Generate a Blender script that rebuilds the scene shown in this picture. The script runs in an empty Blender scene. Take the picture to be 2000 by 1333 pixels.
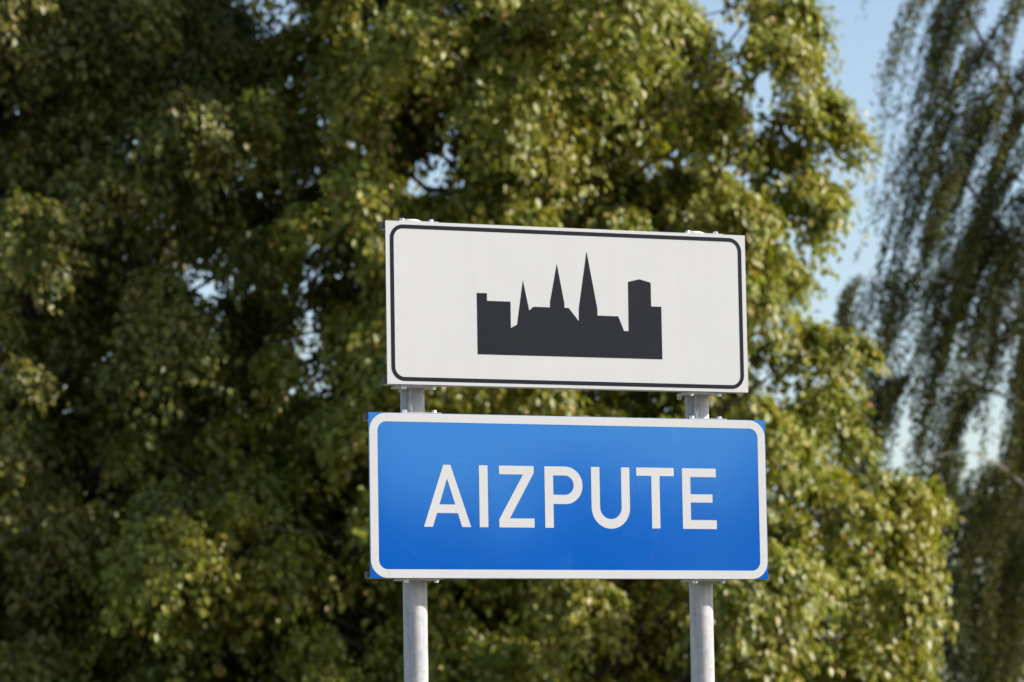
import bpy, bmesh, math
import numpy as np
from mathutils import Vector, Matrix
from mathutils.geometry import tessellate_polygon

R = math.radians
scene = bpy.context.scene
col = scene.collection
rng = np.random.default_rng(11)

# ------------------------------------------------------------------ camera
cam_data = bpy.data.cameras.new("camera")
cam = bpy.data.objects.new("camera", cam_data)
col.objects.link(cam)
scene.camera = cam
cam_data.sensor_width = 36.0
cam_data.lens = 135.0
cam_data.clip_start = 0.1
cam_data.clip_end = 6000
EYE = 1.65
PITCH, ROLL = 0.106869, -0.0163495
_f = Vector((0, math.cos(PITCH), math.sin(PITCH)))
_r = Vector((1, 0, 0)); _u = _r.cross(_f)
r2 = math.cos(ROLL) * _r + math.sin(ROLL) * _u
u2 = -math.sin(ROLL) * _r + math.cos(ROLL) * _u
cam.matrix_world = Matrix(((r2.x, u2.x, -_f.x, 0), (r2.y, u2.y, -_f.y, 0), (r2.z, u2.z, -_f.z, EYE), (0, 0, 0, 1)))
cam_data.dof.use_dof = True
cam_data.dof.focus_distance = 12.1
cam_data.dof.aperture_fstop = 5.6

# ------------------------------------------------------------------ sky and sun
SUN_EL, SUN_AZ = R(29), R(84)          # azimuth measured from -Y towards +X
to_sun = Vector((math.cos(SUN_EL) * math.sin(SUN_AZ), -math.cos(SUN_EL) * math.cos(SUN_AZ), math.sin(SUN_EL)))
world = bpy.data.worlds.new("World"); scene.world = world
world.use_nodes = True
wn = world.node_tree; wn.nodes.clear()
sky = wn.nodes.new("ShaderNodeTexSky"); sky.sky_type = 'NISHITA'; sky.sun_disc = False
sky.sun_elevation = SUN_EL
sky.sun_rotation = math.atan2(to_sun.x, to_sun.y)
sky.altitude = 0; sky.air_density = 0.85; sky.dust_density = 1.35; sky.ozone_density = 0.0
bg = wn.nodes.new("ShaderNodeBackground"); bg.inputs[1].default_value = 0.15
wo = wn.nodes.new("ShaderNodeOutputWorld")
wn.links.new(sky.outputs[0], bg.inputs[0]); wn.links.new(bg.outputs[0], wo.inputs[0])
sun_data = bpy.data.lights.new("sun", 'SUN'); sun_data.energy = 5.0; sun_data.angle = R(0.53)
sun_data.color = (1.0, 0.945, 0.86)
sun = bpy.data.objects.new("sun", sun_data); col.objects.link(sun)
sun.rotation_euler = (-to_sun).to_track_quat('-Z', 'Y').to_euler()
sun.location = (30, -5, 30)
vs = scene.view_settings
vs.view_transform = 'Standard'; vs.look = 'None'; vs.gamma = 1.0; vs.use_curve_mapping = False
vs.exposure = 0.40
scene.cycles.use_denoising = True
scene.cycles.max_bounces = 5
scene.cycles.diffuse_bounces = 2
scene.cycles.glossy_bounces = 3
scene.cycles.use_adaptive_sampling = False
scene.cycles.sample_clamp_indirect = 6.0

# ------------------------------------------------------------------ material helpers
def new_mat(name):
    m = bpy.data.materials.new(name); m.use_nodes = True
    nt = m.node_tree
    return m, nt, nt.nodes["Principled BSDF"]

def N(nt, kind, **inp):
    n = nt.nodes.new(kind)
    for k, v in inp.items():
        n.inputs[k.replace('_', ' ')].default_value = v
    return n

def ramp(nt, stops, interp='LINEAR'):
    n = nt.nodes.new("ShaderNodeValToRGB"); cr = n.color_ramp; cr.interpolation = interp
    while len(cr.elements) < len(stops): cr.elements.new(0.5)
    for e, (p, c) in zip(cr.elements, stops):
        e.position = p; e.color = c if len(c) == 4 else (*c, 1)
    return n

def mapping(nt, scale):
    tc = nt.nodes.new("ShaderNodeTexCoord")
    mp = nt.nodes.new("ShaderNodeMapping"); mp.inputs["Scale"].default_value = scale
    nt.links.new(tc.outputs["Object"], mp.inputs["Vector"])
    return mp

def sheet_mat(name, color, rough, dirt=0.06, specks=0.0, speck_col=(0.3, 0.28, 0.25), coat=0.0):
    """painted / film-faced sign sheet with faint mottling, dust and specks"""
    m, nt, b = new_mat(name)
    mp = mapping(nt, (1, 1, 1))
    n1 = N(nt, "ShaderNodeTexNoise", Scale=5.0, Detail=6.0, Roughness=0.6)
    nt.links.new(mp.outputs[0], n1.inputs["Vector"])
    r1 = ramp(nt, [(0.3, (1 - dirt,) * 3), (0.7, (1.0,) * 3)])
    nt.links.new(n1.outputs[0], r1.inputs[0])
    mul = nt.nodes.new("ShaderNodeMix"); mul.data_type = 'RGBA'; mul.blend_type = 'MULTIPLY'
    mul.inputs["Factor"].default_value = 1.0
    mul.inputs["A"].default_value = (*color, 1)
    nt.links.new(r1.outputs[0], mul.inputs["B"])
    out = mul.outputs["Result"]
    if specks > 0:
        n2 = N(nt, "ShaderNodeTexNoise", Scale=95.0, Detail=2.0)
        nt.links.new(mp.outputs[0], n2.inputs["Vector"])
        n3 = N(nt, "ShaderNodeTexNoise", Scale=7.0, Detail=1.0)
        nt.links.new(mp.outputs[0], n3.inputs["Vector"])
        ad = nt.nodes.new("ShaderNodeMath"); ad.operation = 'MULTIPLY'
        nt.links.new(n2.outputs[0], ad.inputs[0]); nt.links.new(n3.outputs[0], ad.inputs[1])
        r2_ = ramp(nt, [(0.455, (0, 0, 0)), (0.50, (specks,) * 3)])
        nt.links.new(ad.outputs[0], r2_.inputs[0])
        mx = nt.nodes.new("ShaderNodeMix"); mx.data_type = 'RGBA'
        nt.links.new(r2_.outputs[0], mx.inputs["Factor"]); nt.links.new(out, mx.inputs["A"])
        mx.inputs["B"].default_value = (*speck_col, 1)
        out = mx.outputs["Result"]
    # faint rain runs and a few wiped smears
    mv = mapping(nt, (16, 16, 1.3))
    n6 = N(nt, "ShaderNodeTexNoise", Scale=1.0, Detail=5.0, Roughness=0.6); nt.links.new(mv.outputs[0], n6.inputs["Vector"])
    r6 = ramp(nt, [(0.30, (0.978, 0.975, 0.970)), (0.52, (1, 1, 1))]); nt.links.new(n6.outputs[0], r6.inputs[0])
    m6 = nt.nodes.new("ShaderNodeMix"); m6.data_type = 'RGBA'; m6.blend_type = 'MULTIPLY'; m6.inputs["Factor"].default_value = 1.0
    nt.links.new(out, m6.inputs["A"]); nt.links.new(r6.outputs[0], m6.inputs["B"])
    n7 = N(nt, "ShaderNodeTexNoise", Scale=4.2, Detail=7.0, Roughness=0.72, Distortion=1.6); nt.links.new(mp.outputs[0], n7.inputs["Vector"])
    r7 = ramp(nt, [(0.60, (0, 0, 0)), (0.80, (0.07, 0.07, 0.07))]); nt.links.new(n7.outputs[0], r7.inputs[0])
    m7 = nt.nodes.new("ShaderNodeMix"); m7.data_type = 'RGBA'
    nt.links.new(r7.outputs[0], m7.inputs["Factor"]); nt.links.new(m6.outputs["Result"], m7.inputs["A"]); m7.inputs["B"].default_value = (*speck_col, 1)
    nt.links.new(m7.outputs["Result"], b.inputs["Base Color"])
    n4 = N(nt, "ShaderNodeTexNoise", Scale=18.0, Detail=4.0)
    nt.links.new(mp.outputs[0], n4.inputs["Vector"])
    mr = nt.nodes.new("ShaderNodeMapRange"); mr.inputs["To Min"].default_value = rough * 0.85; mr.inputs["To Max"].default_value = rough * 1.2
    nt.links.new(n4.outputs[0], mr.inputs["Value"]); nt.links.new(mr.outputs[0], b.inputs["Roughness"])
    if coat:
        b.inputs['Specular Tint'].default_value = (0.38, 0.92, 1.0, 1)      # the blue resin over the reflective layer
        b.inputs['IOR'].default_value = 1.56
    b.inputs['Specular IOR Level'].default_value = coat if coat else 0.14
    # the film is never perfectly flat
    n5 = N(nt, "ShaderNodeTexNoise", Scale=3.0, Detail=2.0)
    nt.links.new(mp.outputs[0], n5.inputs["Vector"])
    bp = N(nt, "ShaderNodeBump", Strength=0.05, Distance=0.004)
    nt.links.new(n5.outputs[0], bp.inputs["Height"]); nt.links.new(bp.outputs[0], b.inputs["Normal"])
    return m

M_WHITE = sheet_mat("white_reflective_film", (0.512, 0.521, 0.533), 0.5, 0.035, 0.10)
M_BLUE = sheet_mat("blue_reflective_film", (0.002, 0.088, 0.44), 0.075, 0.07, 0.12, (0.35, 0.42, 0.55), 1.0)
M_BLACK = sheet_mat("black_film", (0.006, 0.009, 0.015), 0.5, 0.12, 0.10, (0.20, 0.19, 0.18))

def metal_mat(name, base, metallic, rough, streak, spangle_scale=60.0):
    m, nt, b = new_mat(name)
    mp = mapping(nt, (1, 1, 1)); ms = mapping(nt, (55, 55, 1.6))
    v = N(nt, "ShaderNodeTexVoronoi", Scale=spangle_scale); nt.links.new(mp.outputs[0], v.inputs["Vector"])
    n1 = N(nt, "ShaderNodeTexNoise", Scale=1.0, Detail=4.0, Roughness=0.65); nt.links.new(ms.outputs[0], n1.inputs["Vector"])
    n2 = N(nt, "ShaderNodeTexNoise", Scale=14.0, Detail=6.0, Roughness=0.7); nt.links.new(mp.outputs[0], n2.inputs["Vector"])
    r1 = ramp(nt, [(0.28, (1 - streak,) * 3), (0.5, (1,) * 3), (0.8, (1.0 + streak * 0.15,) * 3)]); nt.links.new(n1.outputs[0], r1.inputs[0])
    r2_ = ramp(nt, [(0.3, (1 - streak * 0.5,) * 3), (0.65, (1,) * 3)]); nt.links.new(n2.outputs[0], r2_.inputs[0])
    sp = nt.nodes.new("ShaderNodeMapRange"); sp.inputs["To Min"].default_value = 0.90; sp.inputs["To Max"].default_value = 1.05
    sep = nt.nodes.new("ShaderNodeSeparateColor"); nt.links.new(v.outputs["Color"], sep.inputs[0]); nt.links.new(sep.outputs[0], sp.inputs["Value"])
    m1 = nt.nodes.new("ShaderNodeMix"); m1.data_type = 'RGBA'; m1.blend_type = 'MULTIPLY'; m1.inputs["Factor"].default_value = 1
    nt.links.new(r1.outputs[0], m1.inputs["A"]); nt.links.new(r2_.outputs[0], m1.inputs["B"])
    m2 = nt.nodes.new("ShaderNodeMix"); m2.data_type = 'RGBA'; m2.blend_type = 'MULTIPLY'; m2.inputs["Factor"].default_value = 1
    nt.links.new(m1.outputs["Result"], m2.inputs["A"]); nt.links.new(sp.outputs[0], m2.inputs["B"])
    m3 = nt.nodes.new("ShaderNodeMix"); m3.data_type = 'RGBA'; m3.blend_type = 'MULTIPLY'; m3.inputs["Factor"].default_value = 1
    m3.inputs["A"].default_value = (*base, 1); nt.links.new(m2.outputs["Result"], m3.inputs["B"])
    nt.links.new(m3.outputs["Result"], b.inputs["Base Color"])
    b.inputs["Metallic"].default_value = metallic
    mr = nt.nodes.new("ShaderNodeMapRange"); mr.inputs["To Min"].default_value = rough - 0.08; mr.inputs["To Max"].default_value = rough + 0.12
    nt.links.new(n2.outputs[0], mr.inputs["Value"]); nt.links.new(mr.outputs[0], b.inputs["Roughness"])
    bp = N(nt, "ShaderNodeBump", Strength=0.25, Distance=0.001); nt.links.new(n2.outputs[0], bp.inputs["Height"])
    nt.links.new(bp.outputs[0], b.inputs["Normal"])
    return m

M_GALV = metal_mat("galvanised_steel", (0.47, 0.475, 0.485), 0.1, 0.65, 0.42)
M_ALU = metal_mat("bare_aluminium", (0.50, 0.50, 0.50), 0.6, 0.45, 0.15, 200)
M_BOLT = metal_mat("zinc_bolt", (0.75, 0.77, 0.80), 0.75, 0.32, 0.1, 300)
M_CAP = metal_mat("pale_cap", (0.72, 0.70, 0.66), 0.0, 0.5, 0.1, 200)

def leaf_mat(name, stops, yellow, translucency, rough=0.40, noise=0.9, spec=0.5):
    """leaf colour varies leaf by leaf, with warmer autumn patches"""
    m, nt, b = new_mat(name)
    geo = nt.nodes.new("ShaderNodeNewGeometry")
    rp = ramp(nt, stops); nt.links.new(geo.outputs["Random Per Island"], rp.inputs[0])
    n1 = N(nt, "ShaderNodeTexNoise", Scale=noise, Detail=4.0, Roughness=0.6)
    tc = nt.nodes.new("ShaderNodeTexCoord"); nt.links.new(tc.outputs["Object"], n1.inputs["Vector"])
    r1 = ramp(nt, [(0.46, (0, 0, 0)), (0.70, (0.75, 0.75, 0.75))]); nt.links.new(n1.outputs[0], r1.inputs[0])
    mx = nt.nodes.new("ShaderNodeMix"); mx.data_type = 'RGBA'
    nt.links.new(r1.outputs[0], mx.inputs["Factor"]); nt.links.new(rp.outputs[0], mx.inputs["A"]); mx.inputs["B"].default_value = (*yellow, 1)
    under = nt.nodes.new("ShaderNodeMix"); under.data_type = 'RGBA'            # paler, greyer underside of the leaf
    bf = nt.nodes.new("ShaderNodeMath"); bf.operation = 'MULTIPLY'; bf.inputs[1].default_value = 0.6
    nt.links.new(geo.outputs["Backfacing"], bf.inputs[0]); nt.links.new(bf.outputs[0], under.inputs["Factor"])
    nt.links.new(mx.outputs["Result"], under.inputs["A"]); under.inputs["B"].default_value = (stops[-2][1][0] * 0.95, stops[-2][1][1] * 1.35, stops[-2][1][2] * 1.9, 1)
    nt.links.new(under.outputs["Result"], b.inputs["Base Color"])
    b.inputs["Roughness"].default_value = rough
    b.inputs["Specular IOR Level"].default_value = spec
    tr = nt.nodes.new("ShaderNodeBsdfTranslucent")
    gm = nt.nodes.new("ShaderNodeMix"); gm.data_type = 'RGBA'; gm.blend_type = 'MULTIPLY'; gm.inputs["Factor"].default_value = 1
    nt.links.new(mx.outputs["Result"], gm.inputs["A"]); gm.inputs["B"].default_value = (1.05, 1.1, 0.5, 1)
    nt.links.new(gm.outputs["Result"], tr.inputs["Color"])
    ms = nt.nodes.new("ShaderNodeMixShader"); ms.inputs[0].default_value = translucency
    nt.links.new(b.outputs[0], ms.inputs[1]); nt.links.new(tr.outputs[0], ms.inputs[2])
    nt.links.new(ms.outputs[0], nt.nodes["Material Output"].inputs["Surface"])
    return m

M_LEAF_A = leaf_mat("maple_leaves", [(0.0, (0.112, 0.146, 0.013)), (0.55, (0.235, 0.258, 0.024)), (0.85, (0.350, 0.350, 0.048)), (0.97, (0.34, 0.235, 0.045)), (1.0, (0.36, 0.18, 0.035))], (0.325, 0.280, 0.032), 0.34)
M_LEAF_B = leaf_mat("linden_leaves", [(0.0, (0.085, 0.108, 0.015)), (0.6, (0.155, 0.168, 0.025)), (0.95, (0.24, 0.225, 0.042)), (1.0, (0.28, 0.19, 0.04))], (0.24, 0.195, 0.032), 0.32)
M_LEAF_C = leaf_mat("birch_leaves", [(0.0, (0.078, 0.088, 0.016)), (0.7, (0.145, 0.142, 0.026)), (1.0, (0.22, 0.175, 0.035))], (0.17, 0.145, 0.028), 0.35, 0.5, 0.9, 0.2)
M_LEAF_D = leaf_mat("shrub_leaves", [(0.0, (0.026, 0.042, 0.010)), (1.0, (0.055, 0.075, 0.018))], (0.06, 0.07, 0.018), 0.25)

def bark_mat(name, c1, c2, scale):
    m, nt, b = new_mat(name)
    mp = mapping(nt, (scale, scale, scale * 0.25))
    n1 = N(nt, "ShaderNodeTexNoise", Scale=1.0, Detail=6.0, Roughness=0.65); nt.links.new(mp.outputs[0], n1.inputs["Vector"])
    r1 = ramp(nt, [(0.35, c1), (0.62, c2)]); nt.links.new(n1.outputs[0], r1.inputs[0])
    nt.links.new(r1.outputs[0], b.inputs["Base Color"]); b.inputs["Roughness"].default_value = 0.9
    bp = N(nt, "ShaderNodeBump", Strength=0.6, Distance=0.02); nt.links.new(n1.outputs[0], bp.inputs["Height"]); nt.links.new(bp.outputs[0], b.inputs["Normal"])
    return m

M_BARK = bark_mat("grey_brown_bark", (0.07, 0.055, 0.045), (0.20, 0.165, 0.135), 14)
M_TWIG = bark_mat("dark_twig_bark", (0.035, 0.026, 0.02), (0.08, 0.06, 0.045), 20)
M_BIRCH = bark_mat("pale_birch_bark", (0.26, 0.21, 0.17), (0.62, 0.56, 0.50), 9)

def ground_mat():
    m, nt, b = new_mat("meadow_grass")
    mp = mapping(nt, (1, 1, 1))
    n1 = N(nt, "ShaderNodeTexNoise", Scale=0.35, Detail=8.0, Roughness=0.7); nt.links.new(mp.outputs[0], n1.inputs["Vector"])
    n2 = N(nt, "ShaderNodeTexNoise", Scale=40.0, Detail=4.0); nt.links.new(mp.outputs[0], n2.inputs["Vector"])
    r1 = ramp(nt, [(0.3, (0.070, 0.082, 0.026)), (0.6, (0.130, 0.120, 0.045)), (0.8, (0.22, 0.185, 0.09))])
    ad = nt.nodes.new("ShaderNodeMath"); ad.operation = 'MULTIPLY_ADD'; ad.inputs[1].default_value = 0.35; ad.inputs[2].default_value = 0.0
    nt.links.new(n2.outputs[0], ad.inputs[0])
    a2 = nt.nodes.new("ShaderNodeMath"); a2.operation = 'MULTIPLY_ADD'; a2.inputs[1].default_value = 0.75
    nt.links.new(n1.outputs[0], a2.inputs[0]); nt.links.new(ad.outputs[0], a2.inputs[2])
    nt.links.new(a2.outputs[0], r1.inputs[0]); nt.links.new(r1.outputs[0], b.inputs["Base Color"]); b.inputs["Roughness"].default_value = 0.95
    bp = N(nt, "ShaderNodeBump", Strength=1.0, Distance=0.05); nt.links.new(n2.outputs[0], bp.inputs["Height"]); nt.links.new(bp.outputs[0], b.inputs["Normal"])
    return m

M_GROUND = ground_mat()

# ------------------------------------------------------------------ object helpers
def link(name, mesh, mat, parent=None, smooth=False):
    o = bpy.data.objects.new(name, mesh); col.objects.link(o)
    if mat: mesh.materials.append(mat)
    if smooth: mesh.polygons.foreach_set("use_smooth", np.ones(len(mesh.polygons), dtype=bool))
    if parent: o.parent = parent
    return o

def thing(name, loc, label, cat, group=None, rz=0.0):
    o = bpy.data.objects.new(name, None); col.objects.link(o)
    o.location = loc; o.rotation_euler = (0, 0, rz); o.empty_display_size = 0.2
    o["label"] = label; o["category"] = cat
    if group: o["group"] = group
    return o

def np_mesh(name, V, F):
    """V (n,3), F (m,k) -> mesh, fast"""
    V = np.ascontiguousarray(V, dtype=np.float32); F = np.ascontiguousarray(F, dtype=np.int32)
    m = bpy.data.meshes.new(name)
    m.vertices.add(len(V)); m.vertices.foreach_set("co", V.ravel())
    k = F.shape[1]
    m.loops.add(F.size); m.loops.foreach_set("vertex_index", F.ravel())
    m.polygons.add(len(F)); m.polygons.foreach_set("loop_start", np.arange(0, F.size, k, dtype=np.int32))
    m.polygons.foreach_set("loop_total", np.full(len(F), k, dtype=np.int32))
    m.update(calc_edges=True); m.validate()
    return m

def bm_mesh(name, bm):
    bmesh.ops.recalc_face_normals(bm, faces=bm.faces[:])
    m = bpy.data.meshes.new(name); bm.to_mesh(m); bm.free(); return m

def prism(loops, d0, d1):
    """plate cut from 2D loops in the (s, z) plane, between depths d0 (front) and d1 (back)"""
    pts3 = [[Vector((x, y, 0)) for x, y in lp] for lp in loops]
    tris = tessellate_polygon(pts3)
    flat = [p for lp in loops for p in lp]; n = len(flat)
    bm = bmesh.new()
    A = [bm.verts.new((x, d0, z)) for x, z in flat]; B = [bm.verts.new((x, d1, z)) for x, z in flat]
    for a, b, c in tris:
        bm.faces.new((A[a], A[b], A[c])); bm.faces.new((B[c], B[b], B[a]))
    i = 0
    for lp in loops:
        k = len(lp)
        for j in range(k):
            a, b = i + j, i + (j + 1) % k
            bm.faces.new((A[a], A[b], B[b], B[a]))
        i += k
    return bm

def prism_z(loop, z0, z1):
    """horizontal plate from a loop in the (s, depth) plane"""
    tris = tessellate_polygon([[Vector((x, y, 0)) for x, y in loop]])
    bm = bmesh.new()
    A = [bm.verts.new((x, y, z0)) for x, y in loop]; B = [bm.verts.new((x, y, z1)) for x, y in loop]
    for a, b, c in tris:
        bm.faces.new((A[a], A[b], A[c])); bm.faces.new((B[c], B[b], B[a]))
    k = len(loop)
    for j in range(k): bm.faces.new((A[j], A[(j + 1) % k], B[(j + 1) % k], B[j]))
    return bm

def arc(cx, cy, r, a0, a1, n=10):
    return [(cx + r * math.cos(R(a0 + (a1 - a0) * i / n)), cy + r * math.sin(R(a0 + (a1 - a0) * i / n))) for i in range(n + 1)]

def rrect(hx, hz, r, n=10):
    return (arc(hx - r, hz - r, r, 0, 90, n) + arc(-hx + r, hz - r, r, 90, 180, n)
            + arc(-hx + r, -hz + r, r, 180, 270, n) + arc(hx - r, -hz + r, r, 270, 360, n))

def lathe(profile, n=32, center=(0, 0)):
    bm = bmesh.new(); rings = []
    for rr, z in profile:
        rings.append([bm.verts.new((center[0] + rr * math.cos(2 * math.pi * i / n), center[1] + rr * math.sin(2 * math.pi * i / n), z)) for i in range(n)])
    for a, b in zip(rings, rings[1:]):
        for i in range(n): bm.faces.new((a[i], a[(i + 1) % n], b[(i + 1) % n], b[i]))
    bm.faces.new(rings[0][::-1]); bm.faces.new(rings[-1])
    return bm

# ------------------------------------------------------------------ the ground
gv = []; gn = 48
for iy in range(gn + 1):
    for ix in range(gn + 1):
        # finer near the place, coarse towards the horizon
        fx = (ix / gn * 2 - 1); fy = (iy / gn * 2 - 1)
        x = math.copysign(abs(fx) ** 3, fx) * 3000; y = math.copysign(abs(fy) ** 3, fy) * 3000 + 20
        z = 0.0 if math.hypot(x, y - 25) < 520 else 0.5 * math.sin(x * 0.013) * math.sin(y * 0.017) - 0.5
        gv.append((x, y, z))
gf = [(iy * (gn + 1) + ix, iy * (gn + 1) + ix + 1, (iy + 1) * (gn + 1) + ix + 1, (iy + 1) * (gn + 1) + ix) for iy in range(gn) for ix in range(gn)]
g = link("ground", np_mesh("ground", np.array(gv), np.array(gf)), M_GROUND)
g["kind"] = "structure"

def rough_mat(name, c1, c2, scale):
    m, nt, b = new_mat(name)
    mp = mapping(nt, (1, 1, 1))
    n1 = N(nt, "ShaderNodeTexNoise", Scale=scale, Detail=8.0, Roughness=0.75); nt.links.new(mp.outputs[0], n1.inputs["Vector"])
    r1 = ramp(nt, [(0.3, c1), (0.7, c2)]); nt.links.new(n1.outputs[0], r1.inputs[0])
    nt.links.new(r1.outputs[0], b.inputs["Base Color"]); b.inputs["Roughness"].default_value = 0.9
    bp = N(nt, "ShaderNodeBump", Strength=0.8, Distance=0.01); nt.links.new(n1.outputs[0], bp.inputs["Height"]); nt.links.new(bp.outputs[0], b.inputs["Normal"])
    return m

def strip(name, x0, x1, z, mat):
    ys = np.linspace(-220, 380, 30)
    V = np.array([(x - 0.32 * y, y, z) for y in ys for x in (x0, x1)]); i = np.arange(29) * 2
    o = link(name, np_mesh(name, V, np.stack([i, i + 1, i + 3, i + 2], 1)), mat); o["kind"] = "structure"
    return o

strip("gravel_verge", -11.5, 4.4, 0.004, rough_mat("pale_gravel", (0.26, 0.23, 0.18), (0.42, 0.38, 0.31), 30))
strip("road", -10.0, -2.0, 0.010, rough_mat("worn_asphalt", (0.11, 0.11, 0.11), (0.20, 0.195, 0.19), 22))
paint = rough_mat("road_paint", (0.62, 0.62, 0.60), (0.75, 0.75, 0.73), 25)
for x in (-9.6, -2.45): strip("edge_line", x, x + 0.12, 0.014, paint)

# ------------------------------------------------------------------ the town sign
YAW = 0.404867
S0, POST_D = 0.1984, 0.110            # centre of the blue panel along the sign plane, post axis behind the faces
root = thing("town_sign", (S0 * math.cos(YAW) - POST_D * math.sin(YAW), 12.0 + S0 * math.sin(YAW) + POST_D * math.cos(YAW), 0.0),
             "white skyline panel above blue AIZPUTE panel on two galvanised posts", "road sign", rz=YAW)
ZU, ZL = EYE + 1.3979, EYE + 0.7974
POSTS = (-0.505, 0.485)

def panel(name, cx, cz, w, h, mat, label):
    """local origin at the panel's centre on its front face; y runs backwards"""
    bm = bmesh.new()
    bmesh.ops.create_cube(bm, size=1.0, matrix=Matrix.Translation((0, 0.0015, 0)) @ Matrix.Diagonal((w, 0.003, h, 1)))
    bmesh.ops.bevel(bm, geom=bm.edges[:], offset=0.0006, segments=2, affect='EDGES')
    o = link(name, bm_mesh(name, bm), mat, root)
    o.location = (cx, -POST_D, cz); o["label"] = label
    # edge profiles along the top and bottom, closed by a recessed end
    for sgn in (1, -1):
        b = bmesh.new()
        hh, dd = 0.022, 0.049
        bmesh.ops.create_cube(b, size=1.0, matrix=Matrix.Translation((0, 0.0032 + dd / 2, sgn * (h / 2 - 0.0012 - hh / 2))) @ Matrix.Diagonal((w - 0.002, dd, hh, 1)))
        ends = [f for f in b.faces if abs(f.normal.x) > 0.9]
        res = bmesh.ops.inset_individual(b, faces=ends, thickness=0.0022)
        for f in ends:
            bmesh.ops.translate(b, verts=f.verts[:], vec=(-math.copysign(0.05, f.normal.x), 0, 0))
        link("edge_profile", bm_mesh("edge_profile", b), M_ALU, o)
    return o

def film(name, loops, mat, parent, t=0.0007):
    return link(name, bm_mesh(name, prism(loops, -t, 0.0002)), mat, parent)

mm = lambda pts: [(x / 1000, y / 1000) for x, y in pts]

# upper, white panel
up = panel("white_panel", 0.2018 - S0, ZU, 1.2482, 0.5110, M_WHITE, "white upper panel with a black town skyline inside a black outline")
film("outline", [mm(rrect(609.5, 245, 44)), mm(rrect(597, 232.5, 31.5))[::-1]], M_BLACK, up)
SKY = [(-319, 38), (-285, 38), (-285, 14), (-205, 14), (-205, -69.5), (-183, -58), (-161, 82), (-141.2, -12.2), (-126.2, 0), (-69, 0), (-68.5, 16.4),
       (-43.1, 138.5), (-19.8, 15.5), (-19.4, 0), (-4.9, 0), (30, -41.8), (31, 1), (60.9, 181), (94.6, 1.5), (94.8, -21.5), (167.4, -21.5), (186.7, -68.2),
       (203.5, -68.2), (204.3, 90), (243.5, 100), (283.7, 90), (283.7, 13.7), (319.7, 13.7), (319.7, -155.3), (-319, -155.3)]
film("skyline", [mm(SKY)], M_BLACK, up)

# lower, blue panel
lo = panel("blue_panel", 0.0, ZL, 1.3684, 0.5123, M_BLUE, "blue lower panel reading AIZPUTE in white inside a white frame")
HX, HZ, BW, RO, RI = 682.5, 255.2, 26.5, 56.0, 29.5
CX, CZ = 57.0, 71.0                    # where the corner strips of the frame stop
GAP = 0.35
for sx in (1, -1):
    for sz in (1, -1):
        o_ = [(HX - CX, HZ)] + [(HX - RO + RO * math.sin(R(a)), HZ - RO + RO * math.cos(R(a))) for a in range(0, 91, 9)] + [(HX, HZ - CZ)]
        i_ = [(HX - BW, HZ - CZ)] + [(HX - BW - RI + RI * math.cos(R(a)), HZ - BW - RI + RI * math.sin(R(a))) for a in range(0, 91, 9)] + [(HX - CX, HZ - BW)]
        film("corner_strip", [mm([(sx * x, sz * z) for x, z in o_ + i_])], M_WHITE, lo)
for sz in (1, -1):
    a, b = sz * HZ, sz * (HZ - BW)
    x1 = HX - CX - GAP
    film("frame_strip", [mm([(-x1, a), (x1, a), (x1, b), (-x1, b)])], M_WHITE, lo)
for sx in (1, -1):
    a, b = sx * HX, sx * (HX - BW)
    z1 = HZ - CZ - GAP
    film("frame_strip", [mm([(a, -z1), (a, z1), (b, z1), (b, -z1)])], M_WHITE, lo)
T_, B_ = 96.7, -96.5
LET = {
    "A": [[(-505.3, B_), (-438, T_), (-414.2, T_), (-347, B_), (-377.3, B_), (-391, -53.6), (-461, -53.6), (-475.2, B_)], [(-426, 55), (-399.4, -27), (-452.6, -27)]],
    "I": [[(-318, T_), (-289, T_), (-289, B_), (-318, B_)]],
    "Z": [[(-250, T_), (-132, T_), (-132, 75.3), (-215.5, -68.2), (-131.8, -68.2), (-131.8, B_), (-251.5, B_), (-251.5, -71.4), (-168.4, 69.8), (-250, 69.8)]],
    "P": [[(-95.2, T_)] + [(-24, T_)] + arc(-24, 37.6, 59.1, 90, -90, 18) + [(-66, -21.5), (-66, B_), (-95.2, B_)],
          [(-66, 68.6)] + arc(-26, 38, 30.6, 90, -90, 14) + [(-66, 7.4)]],
    "U": [[(65.5, T_ + .3), (94.5, T_ + .3)] + [(94.5, -31)] + [(132.2 + 37.4 * math.cos(R(a)), -31 + 36.5 * math.sin(R(a))) for a in range(180, 361, 12)] + [(169.7, T_ + .3), (198.6, T_ + .3)]
          + [(132 + 66.6 * math.cos(R(a)), -31.5 + 66.3 * math.sin(R(a))) for a in range(0, -181, -9)]],
    "T": [[(223, T_ + .8), (354.7, T_ + .8), (354.7, 71.4), (304, 71.4), (304, B_ + .8), (275.2, B_ + .8), (275.2, 71.4), (223, 71.4)]],
    "E": [[(383.7, T_ + .6), (503.5, T_ + .6), (503.5, 69.8), (412.6, 69.8), (412.6, 14.5), (490, 14.5), (490, -11.8), (412.6, -11.8), (412.6, -67.8), (503.7, -67.8), (503.7, B_ + .3), (383.7, B_ + .3)]],
}
for ch, loops in LET.items():
    o = film("letter", [mm(l) for l in loops], M_WHITE, lo)
    o["label"] = "white letter %s" % ch

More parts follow.
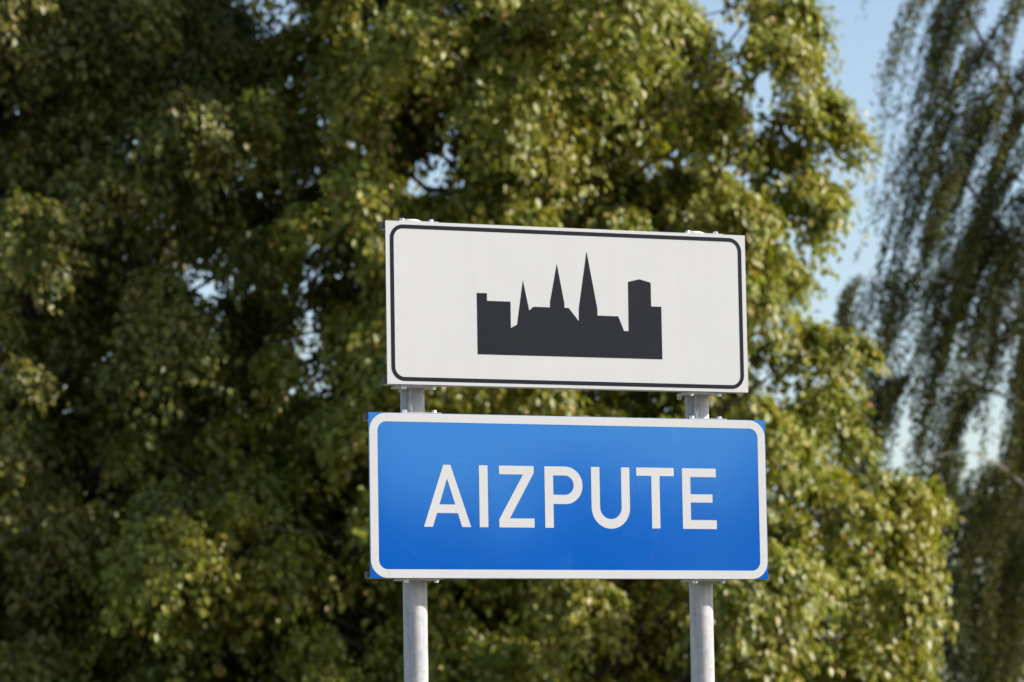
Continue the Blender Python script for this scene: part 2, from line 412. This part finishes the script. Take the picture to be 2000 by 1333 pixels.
# posts
post_top = ZU + 0.2555 + 0.010
post_mesh = cap_mesh = None
for s in POSTS:
    if post_mesh is None:
        prof = [(0.038, 0.0), (0.038, 1.0), (0.038, 2.0), (0.038, post_top)]
        post_mesh = bm_mesh("post", lathe([(0.0378, -0.4)] + prof[1:], 48))
        cap_mesh = bm_mesh("post_cap", lathe([(0.0395, -0.02), (0.0395, 0.001), (0.036, 0.006), (0.026, 0.0105), (0.012, 0.0125), (0.002, 0.013)], 32))
        for m_ in (post_mesh, cap_mesh): m_.polygons.foreach_set("use_smooth", [len(p.vertices) == 4 for p in m_.polygons])
        post_mesh.materials.append(M_GALV); cap_mesh.materials.append(M_CAP)
    p = bpy.data.objects.new("post", post_mesh); col.objects.link(p); p.parent = root; p.location = (s + 0.011, 0, 0)
    c = bpy.data.objects.new("post_cap", cap_mesh); col.objects.link(c); c.parent = p; c.location = (0, 0, post_top)

# clamps: a plate on the profile that reaches back round the post, two hexagon bolts each
PS = 0.011                              # the posts sit slightly off the middle of their clamps
notch = arc(PS, 0, 0.0385, 0, -180, 16)
plate_loop = [(-0.066, -0.104), (0.066, -0.104), (0.066, -0.058), (0.060, 0.012), (0.0385 + PS, 0.012)] + notch + [(-0.0385 + PS, 0.012), (-0.056, 0.012), (-0.066, -0.058)]
plate = bm_mesh("clamp", prism_z(plate_loop, 0, 0.004)); plate.materials.append(M_GALV)
hexb = lathe([(0.0105, 0.0), (0.0105, 0.0015)], 20)
hexm = bm_mesh("bolt", hexb)
bmh = bmesh.new(); bmh.from_mesh(hexm)
ring0 = [bmh.verts.new((0.0078 * math.cos(R(60 * i + 12)), 0.0078 * math.sin(R(60 * i + 12)), 0.0014)) for i in range(6)]
ring1 = [bmh.verts.new((0.0078 * math.cos(R(60 * i + 12)), 0.0078 * math.sin(R(60 * i + 12)), 0.0082)) for i in range(6)]
ring2 = [bmh.verts.new((0.0066 * math.cos(R(60 * i + 12)), 0.0066 * math.sin(R(60 * i + 12)), 0.0092)) for i in range(6)]
for a, b in ((ring0, ring1), (ring1, ring2)):
    for i in range(6): bmh.faces.new((a[i], a[(i + 1) % 6], b[(i + 1) % 6], b[i]))
bmh.faces.new(ring2)
hexm = bm_mesh("bolt", bmh); hexm.materials.append(M_BOLT)
for s in POSTS:
    for zc, h in ((ZU, 0.5110), (ZL, 0.5123)):
        for sgn in (1, -1):
            c = bpy.data.objects.new("clamp", plate); col.objects.link(c); c.parent = root
            z = zc + sgn * (h / 2 - 0.0008)
            c.location = (s, 0, z)
            c.scale = (1, 1, sgn)
            for k, bx in enumerate((-0.0495, 0.0495)):
                b = bpy.data.objects.new("bolt", hexm); col.objects.link(b); b.parent = c
                b.location = (bx, -0.084, 0.004); b.rotation_euler = (0, 0, 0.5 * k + 7 * s + zc * 3)

# ------------------------------------------------------------------ trees
SUNV = np.array(to_sun)
def unit(a):
    return a / np.maximum(np.linalg.norm(a, axis=-1, keepdims=True), 1e-9)

def leaf_mesh(name, P, Nn, T, S, aspect=0.72, fold=0.16):
    """folded pointed leaves: base, two sides, tip; two triangles each"""
    T = unit(T); B = unit(np.cross(Nn, T)); Nn = np.cross(T, B)
    s = S[:, None]
    a = P
    l = P + T * s * 0.42 + B * s * 0.5 * aspect + Nn * s * fold
    rr = P + T * s * 0.42 - B * s * 0.5 * aspect + Nn * s * fold
    t = P + T * s
    V = np.stack([a, rr, t, l], 1).reshape(-1, 3)
    i = np.arange(len(P))[:, None] * 4
    F = np.concatenate([i + np.array([[0, 1, 2]]), i + np.array([[0, 2, 3]])], 1).reshape(-1, 3)
    return np_mesh(name, V, F)

def tubes(name, paths, sides=5):
    V = []; F = []; base = 0
    ang = np.arange(sides) * 2 * np.pi / sides
    for pts, rad in paths:
        pts = np.asarray(pts, float); n = len(pts)
        tan = unit(np.gradient(pts, axis=0))
        ref = np.where(np.abs(tan[:, 2:3]) > 0.9, np.array([[1.0, 0, 0]]), np.array([[0, 0, 1.0]]))
        a = unit(np.cross(tan, ref)); b = np.cross(tan, a)
        ring = pts[:, None, :] + np.asarray(rad)[:, None, None] * (np.cos(ang)[None, :, None] * a[:, None, :] + np.sin(ang)[None, :, None] * b[:, None, :])
        V.append(ring.reshape(-1, 3))
        k = np.arange(n - 1)[:, None] * sides; j = np.arange(sides)[None, :]; j2 = (j + 1) % sides
        q = np.stack([k + j, k + j2, k + sides + j2, k + sides + j], -1).reshape(-1, 4)
        F.append(q + base); base += n * sides
    return np_mesh(name, np.concatenate(V), np.concatenate(F))

def bezier(p0, p1, p2, n=6):
    t = np.linspace(0, 1, n)[:, None]
    return (1 - t) ** 2 * p0 + 2 * t * (1 - t) * p1 + t ** 2 * p2

def scatter_clumps(rg, axis, prof, n, rmin, rmax, fr, sep, fixed=()):
    """clump centres inside a crown; prof = [(z, radius)], fr = range of the radius fraction"""
    zs = np.array([p[0] for p in prof]); rs = np.array([p[1] for p in prof])
    out = [tuple(f) for f in fixed]
    tries = 0
    while len(out) < n and tries < n * 60:
        tries += 1
        z = rg.uniform(zs[0], zs[-1]); Rz = np.interp(z, zs, rs)
        if rg.random() > Rz / rs.max(): continue
        a = rg.uniform(0, 2 * np.pi); fq = rg.uniform(*fr)
        r = rg.uniform(rmin, rmax)
        wob = 1 + (0.10 * math.sin(3 * a + z) + 0.07 * math.sin(5 * a - 1.7 * z)) * (0.15 if math.cos(a) > 0.5 else 1.0)
        rad = max(0.0, Rz * wob - r * 0.6) * fq
        c = np.array([axis[0] + rad * math.cos(a), axis[1] + rad * math.sin(a), z])
        if out:
            o = np.array([q[:3] for q in out]); d = np.linalg.norm(o - c, axis=1)
            if d.min() < sep * r: continue
        out.append((*c, r))
    return out

def clump_leaves(rg, clumps, axis, sprays, per, size, droop=0.7, outw=0.7, jit=0.05):
    """each clump is a spray of drooping twigs carrying leaves"""
    P = []; Nn = []; T = []; S = []
    for cx, cy, cz, r in clumps:
        c = np.array([cx, cy, cz])
        o = np.array([cx - axis[0], cy - axis[1], 0.0]); o = o / (np.linalg.norm(o) + 1e-6)
        K = max(4, int(sprays * (r / 0.6) ** 2))
        d = unit(rg.normal(size=(K, 3)) * np.array([1, 1, 0.8]) + o * outw + np.array([0, 0, 0.25]))
        L = r * rg.uniform(0.55, 1.15, K)
        t = rg.uniform(0.12, 1.0, (K, per)) ** 0.6
        pos = c + d[:, None, :] * (L[:, None] * t)[..., None]
        pos[..., 2] -= droop * L[:, None] * t ** 2
        pos = pos + rg.normal(size=pos.shape) * jit
        tan = d[:, None, :] + np.array([0, 0, -1.0]) * (2 * droop * t)[..., None]
        tip = unit(tan) * 0.5 + np.array([0, 0, -0.55]) + rg.normal(size=pos.shape) * 0.45
        nor = np.array([0, 0, 0.45]) + o * 0.25 + d[:, None, :] * 0.7 + SUNV * 0.35 + rg.normal(size=pos.shape) * 0.42
        P.append(pos.reshape(-1, 3)); Nn.append(nor.reshape(-1, 3)); T.append(tip.reshape(-1, 3))
        S.append(size * rg.uniform(0.55, 1.35, K * per))
    return np.concatenate(P), np.concatenate(Nn), np.concatenate(T), np.concatenate(S)

def broadleaf(name, label, base, height, prof, clumps, mat, sprays, per, size, rg, trunk_r=0.28, **kw):
    root = thing(name, (base[0], base[1], 0), label, "tree")
    ax = (base[0], base[1])
    # trunk
    zt = np.linspace(-0.3, height * 0.88, 14)
    wx = np.cumsum(rg.normal(0, 0.05, 14)); wy = np.cumsum(rg.normal(0, 0.05, 14)); wx -= wx[0]; wy -= wy[0]
    tp = np.stack([wx, wy, zt], 1); tr = np.interp(zt, [-0.3, 0.4, height * 0.88], [trunk_r * 1.5, trunk_r, 0.03])
    link("trunk", tubes("trunk", [(tp, tr)], 12), M_BARK, root, True)
    # limbs reach from the trunk to every clump
    paths = []
    for cx, cy, cz, r in clumps:
        c = np.array([cx - base[0], cy - base[1], cz])
        h = math.hypot(c[0], c[1])
        z0 = min(max(0.9, cz - h * rg.uniform(0.35, 0.75)), height * 0.8)
        p0 = np.array([np.interp(z0, zt, wx), np.interp(z0, zt, wy), z0])
        p1 = p0 * 0.45 + c * 0.55 + np.array([rg.normal() * 0.2, rg.normal() * 0.2, 0.25 + 0.1 * h])
        pts = bezier(p0, p1, c, 7); pts[1:-1] += rg.normal(size=(5, 3)) * 0.05
        r0 = (0.012 + 0.006 * h) * (2.4 if rg.random() < 0.07 else 1.0)
        paths.append((pts, np.linspace(r0, 0.007, 7)))
    link("branches", tubes("branches", paths, 5), M_BARK, root, True)
    P, Nn, T, S = clump_leaves(rg, clumps, ax, sprays, per, size, **kw)
    P[:, 2] = np.maximum(P[:, 2], 0.25)
    cr = link("crown", leaf_mesh("crown", P - np.array([base[0], base[1], 0]), Nn, T, S), mat, root)
    cr["kind"] = "stuff"
    return root, len(P)

# the big maple behind the sign
rg = np.random.default_rng(5)
AX = (0.15, 40.4)
profA = [(0.9, 3.5), (2.3, 4.1), (3.8, 4.25), (4.8, 3.95), (5.6, 3.55), (6.6, 2.8), (7.3, 3.0), (8.4, 3.3), (9.5, 3.05), (11.5, 2.6), (13.0, 2.0), (14.2, 0.7)]
rim = [(2.95, 39.9, 9.36, 0.55), (3.18, 40.1, 8.34, 0.65), (2.98, 39.8, 7.44, 0.6), (2.40, 39.9, 6.85, 0.5), (3.0, 40.2, 5.93, 0.6), (3.2, 39.9, 5.22, 0.6),
       (3.82, 40.0, 4.3, 0.62), (3.94, 40.3, 3.77, 0.55), (3.83, 40.0, 2.86, 0.6), (3.45, 39.7, 2.34, 0.6), (2.75, 39.2, 8.87, 0.6), (2.55, 38.9, 4.86, 0.6), (3.26, 39.1, 3.4, 0.6)]
cl = scatter_clumps(rg, AX, profA, 250, 0.34, 0.85, (0.50, 1.10), 1.45, rim)
cl += scatter_clumps(rg, AX, profA, 95, 0.6, 0.9, (0.05, 0.6), 0.95)
print("maple clumps", len(cl))
_, n1 = broadleaf("maple_tree", "large dense olive green maple rising directly behind the sign", (0.15, 40.4), 14.5, profA, cl, M_LEAF_A, 82, 20, 0.092, rg)

# darker linden beside it
rg = np.random.default_rng(9)
profB = [(0.9, 3.6), (3.0, 4.6), (6.0, 4.7), (9.0, 4.3), (12.0, 3.4), (14.5, 1.8), (15.5, 0.6)]
cl = scatter_clumps(rg, (-5.25, 41.9), profB, 260, 0.36, 0.9, (0.50, 1.12), 1.45)
cl += scatter_clumps(rg, (-5.25, 41.9), profB, 150, 0.6, 0.9, (0.05, 0.62), 0.9)
print("linden clumps", len(cl))
_, n2 = broadleaf("linden_tree", "dark shaded linden with patches of sky showing through its crown", (-5.25, 41.9), 15.8, profB, cl, M_LEAF_B, 56, 20, 0.090, rg, trunk_r=0.32)
print("leaves", n1, n2)

# weeping birch
def weeping_birch(rg):
    bx, by = 8.0, 52.0
    root = thing("weeping_birch", (bx, by, 0), "weeping birch with hanging curtains of small dark leaves and pale limbs", "tree")
    zt = np.linspace(-0.3, 15.0, 16)
    wob = np.stack([0.12 * np.sin(zt * 0.5), 0.1 * np.sin(zt * 0.37 + 1), zt], 1)
    link("trunk", tubes("trunk", [(wob, np.interp(zt, [-0.3, 0.5, 15], [0.34, 0.24, 0.03]))], 12), M_BIRCH, root, True)
    limbs = []
    own = [[(8.06, 8.48), (7.46, 9.48), (7.07, 10.3), (6.67, 11.05), (6.27, 11.84), (5.9, 12.5), (5.6, 12.8)],
           [(7.99, 6.44), (7.4, 7.57), (7.01, 8.25), (6.54, 8.93), (6.13, 9.5), (5.7, 9.79), (5.35, 9.73)],
           [(8.02, 5.05), (7.35, 5.82), (6.67, 6.39), (5.98, 6.65), (5.43, 6.69), (4.86, 6.56)],
           [(7.99, 6.06), (7.32, 7.05), (6.71, 7.6), (5.88, 7.9), (5.19, 8.0), (4.7, 7.95), (4.4, 7.7)],
           [(8.12, 10.39), (7.46, 11.54), (6.85, 12.26), (6.3, 12.6)]]
    for k, l in enumerate(own):
        ph = rg.uniform(-0.5, 0.5)
        limbs.append(np.array([(x - bx, (8.0 - x) * ph * 0.4, z) for x, z in l]))
    for k in range(20):
        a = rg.uniform(0, 2 * math.pi); z0 = rg.uniform(3.0, 12.5); L = rg.uniform(2.6, 4.2) * (1.15 - z0 / 22)
        if math.cos(a) < -0.2: L *= 0.78
        rise = rg.uniform(0.9, 2.4)
        p0 = np.array([0, 0, z0]); p2 = np.array([math.cos(a) * L, math.sin(a) * L, z0 + rise])
        p1 = np.array([math.cos(a) * L * 0.45, math.sin(a) * L * 0.45, z0 + rise * 1.25])
        limbs.append(bezier(p0, p1, p2, 9) + np.concatenate([np.zeros((1, 3)), rg.normal(size=(8, 3)) * 0.05]))
    paths = [(l, np.linspace(0.06, 0.012, len(l)) if i < 2 else np.linspace(0.03, 0.004, len(l))) for i, l in enumerate(limbs)]
    P = []; Nn = []; T = []; S = []; strands = []
    for li, l in enumerate(limbs):
        ncl = 14 if li < 5 else 9
        seg = np.linspace(0, 1, len(l))
        for _ in range(ncl):                                   # a curtain = bundle of strands from one twig
            u0 = rg.uniform(0.18, 1.0)
            st = np.array([np.interp(u0, seg, l[:, i]) for i in range(3)])
            out = l[-1] - l[0]; out[2] = 0; out = out / (np.linalg.norm(out) + 1e-6)
            side = np.array([-out[1], out[0], 0]) * rg.normal() * 0.7
            dirh = out * rg.uniform(0.5, 1.2) + side
            Lc = rg.uniform(1.4, 3.5)
            reach = rg.uniform(0.25, 0.75); lean = rg.uniform(0.1, 0.45) if st[2] > 8.6 else rg.uniform(0.0, 0.30)
            for s in range(int(rg.integers(5, 11))):
                Ls = Lc * rg.uniform(0.6, 1.1)
                n = int(Ls / 0.025)
                t = np.sort(rg.uniform(0.02, 1, n))
                w = (1 - np.exp(-t * 2.2)) * reach
                sp = st + rg.normal(size=3) * np.array([0.07, 0.07, 0.06])
                jit = rg.normal(size=3) * 0.065
                pos = sp + (dirh + jit)[None, :] * w[:, None]
                pos[:, 0] -= lean * Ls * t
                pos[:, 2] += 0.12 * np.sin(t * math.pi) * reach - Ls * t ** 1.15
                if bx + pos[:, 0].min() < (4.75 if st[2] > 8.0 else 4.0): continue
                if pos[:, 2].min() < 0.4: pos[:, 2] = np.maximum(pos[:, 2], 0.4)
                strands.append((pos[:: max(1, n // 7)], None))
                pj = pos + rg.normal(size=pos.shape) * 0.030
                P.append(pj)
                T.append(rg.normal(size=pos.shape) * 0.5 + np.array([0, 0, -0.9]))
                Nn.append(rg.normal(size=pos.shape) + np.array([0, 0, 0.3]) + out * 0.3)
                S.append(rg.uniform(0.035, 0.068, n))
    link("branches", tubes("branches", paths, 6), M_BIRCH, root, True)
    tw = link("twigs", tubes("twigs", [(p, np.linspace(0.005, 0.002, len(p))) for p, _ in strands], 3), M_TWIG, root, True)
    tw["kind"] = "stuff"
    P = np.concatenate(P)
    cr = link("crown", leaf_mesh("crown", P, np.concatenate(Nn), np.concatenate(T), np.concatenate(S), 0.75, 0.1), M_LEAF_C, root)
    cr["kind"] = "stuff"
    print("birch leaves", len(P), "strands", len(strands))

weeping_birch(np.random.default_rng(21))

# tall shrubs closing the view under the crowns
def shrub(x, y, w, h, seed, label):
    rg = np.random.default_rng(seed)
    root = thing("tall_shrub", (x, y, 0), label, "shrub", "shrubs behind the trees")
    n = int(26 * w * h / 6)
    cl = [(x + rg.uniform(-1, 1) * w * 0.5, y + rg.uniform(-0.8, 0.8), rg.uniform(0.4, h) , rg.uniform(0.45, 0.7)) for _ in range(n)]
    cl = [(a + (x - a) * (z / h) ** 2 * 0.4, b, z, r) for a, b, z, r in cl]
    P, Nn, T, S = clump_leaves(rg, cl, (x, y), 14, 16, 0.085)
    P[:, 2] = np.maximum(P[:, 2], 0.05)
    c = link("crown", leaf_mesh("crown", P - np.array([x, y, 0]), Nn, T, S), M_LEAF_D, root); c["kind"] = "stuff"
    paths = []
    for a, b, z, r in cl:
        e = np.array([a - x, b - y, z]); p0 = np.array([e[0] * 0.15, e[1] * 0.15, -0.1])
        paths.append((bezier(p0, np.array([e[0] * 0.4, e[1] * 0.4, z * 0.6]), e, 5), np.linspace(0.03, 0.008, 5)))
    link("stems", tubes("stems", paths, 5), M_BARK, root, True)

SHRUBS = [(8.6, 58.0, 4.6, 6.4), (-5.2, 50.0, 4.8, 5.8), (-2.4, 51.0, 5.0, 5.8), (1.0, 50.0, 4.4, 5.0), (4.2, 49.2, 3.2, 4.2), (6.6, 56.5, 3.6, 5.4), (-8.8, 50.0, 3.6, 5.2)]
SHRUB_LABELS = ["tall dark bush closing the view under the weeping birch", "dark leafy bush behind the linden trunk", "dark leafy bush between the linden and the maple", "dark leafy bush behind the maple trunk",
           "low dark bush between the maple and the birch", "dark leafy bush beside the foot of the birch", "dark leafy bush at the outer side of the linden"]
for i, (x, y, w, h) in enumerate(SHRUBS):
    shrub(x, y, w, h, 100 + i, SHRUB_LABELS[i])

# the wood across the fields, mirrored faintly in the blue film
rg = np.random.default_rng(77)
P = []; 
for k in range(420):
    a = R(rg.uniform(-175, -5)); d = 150 + rg.uniform(-12, 12)
    h = rg.uniform(11.5, 16.5)
    c = np.array([math.cos(a) * d, math.sin(a) * d, 0])
    q = rg.normal(size=(44, 3)); q = unit(q) * rg.uniform(0.4, 1.0, (44, 1)) * np.array([4.0, 4.0, h * 0.5])
    P.append(c + q + np.array([0, 0, h * 0.5]))
P = np.concatenate(P)
w = link("far_wood", leaf_mesh("far_wood", P, rg.normal(size=P.shape), rg.normal(size=P.shape), rg.uniform(1.6, 3.2, len(P)), 0.9), M_LEAF_D)
w["kind"] = "stuff"; w["label"] = "belt of dark woodland far across the fields"; w["category"] = "woodland"
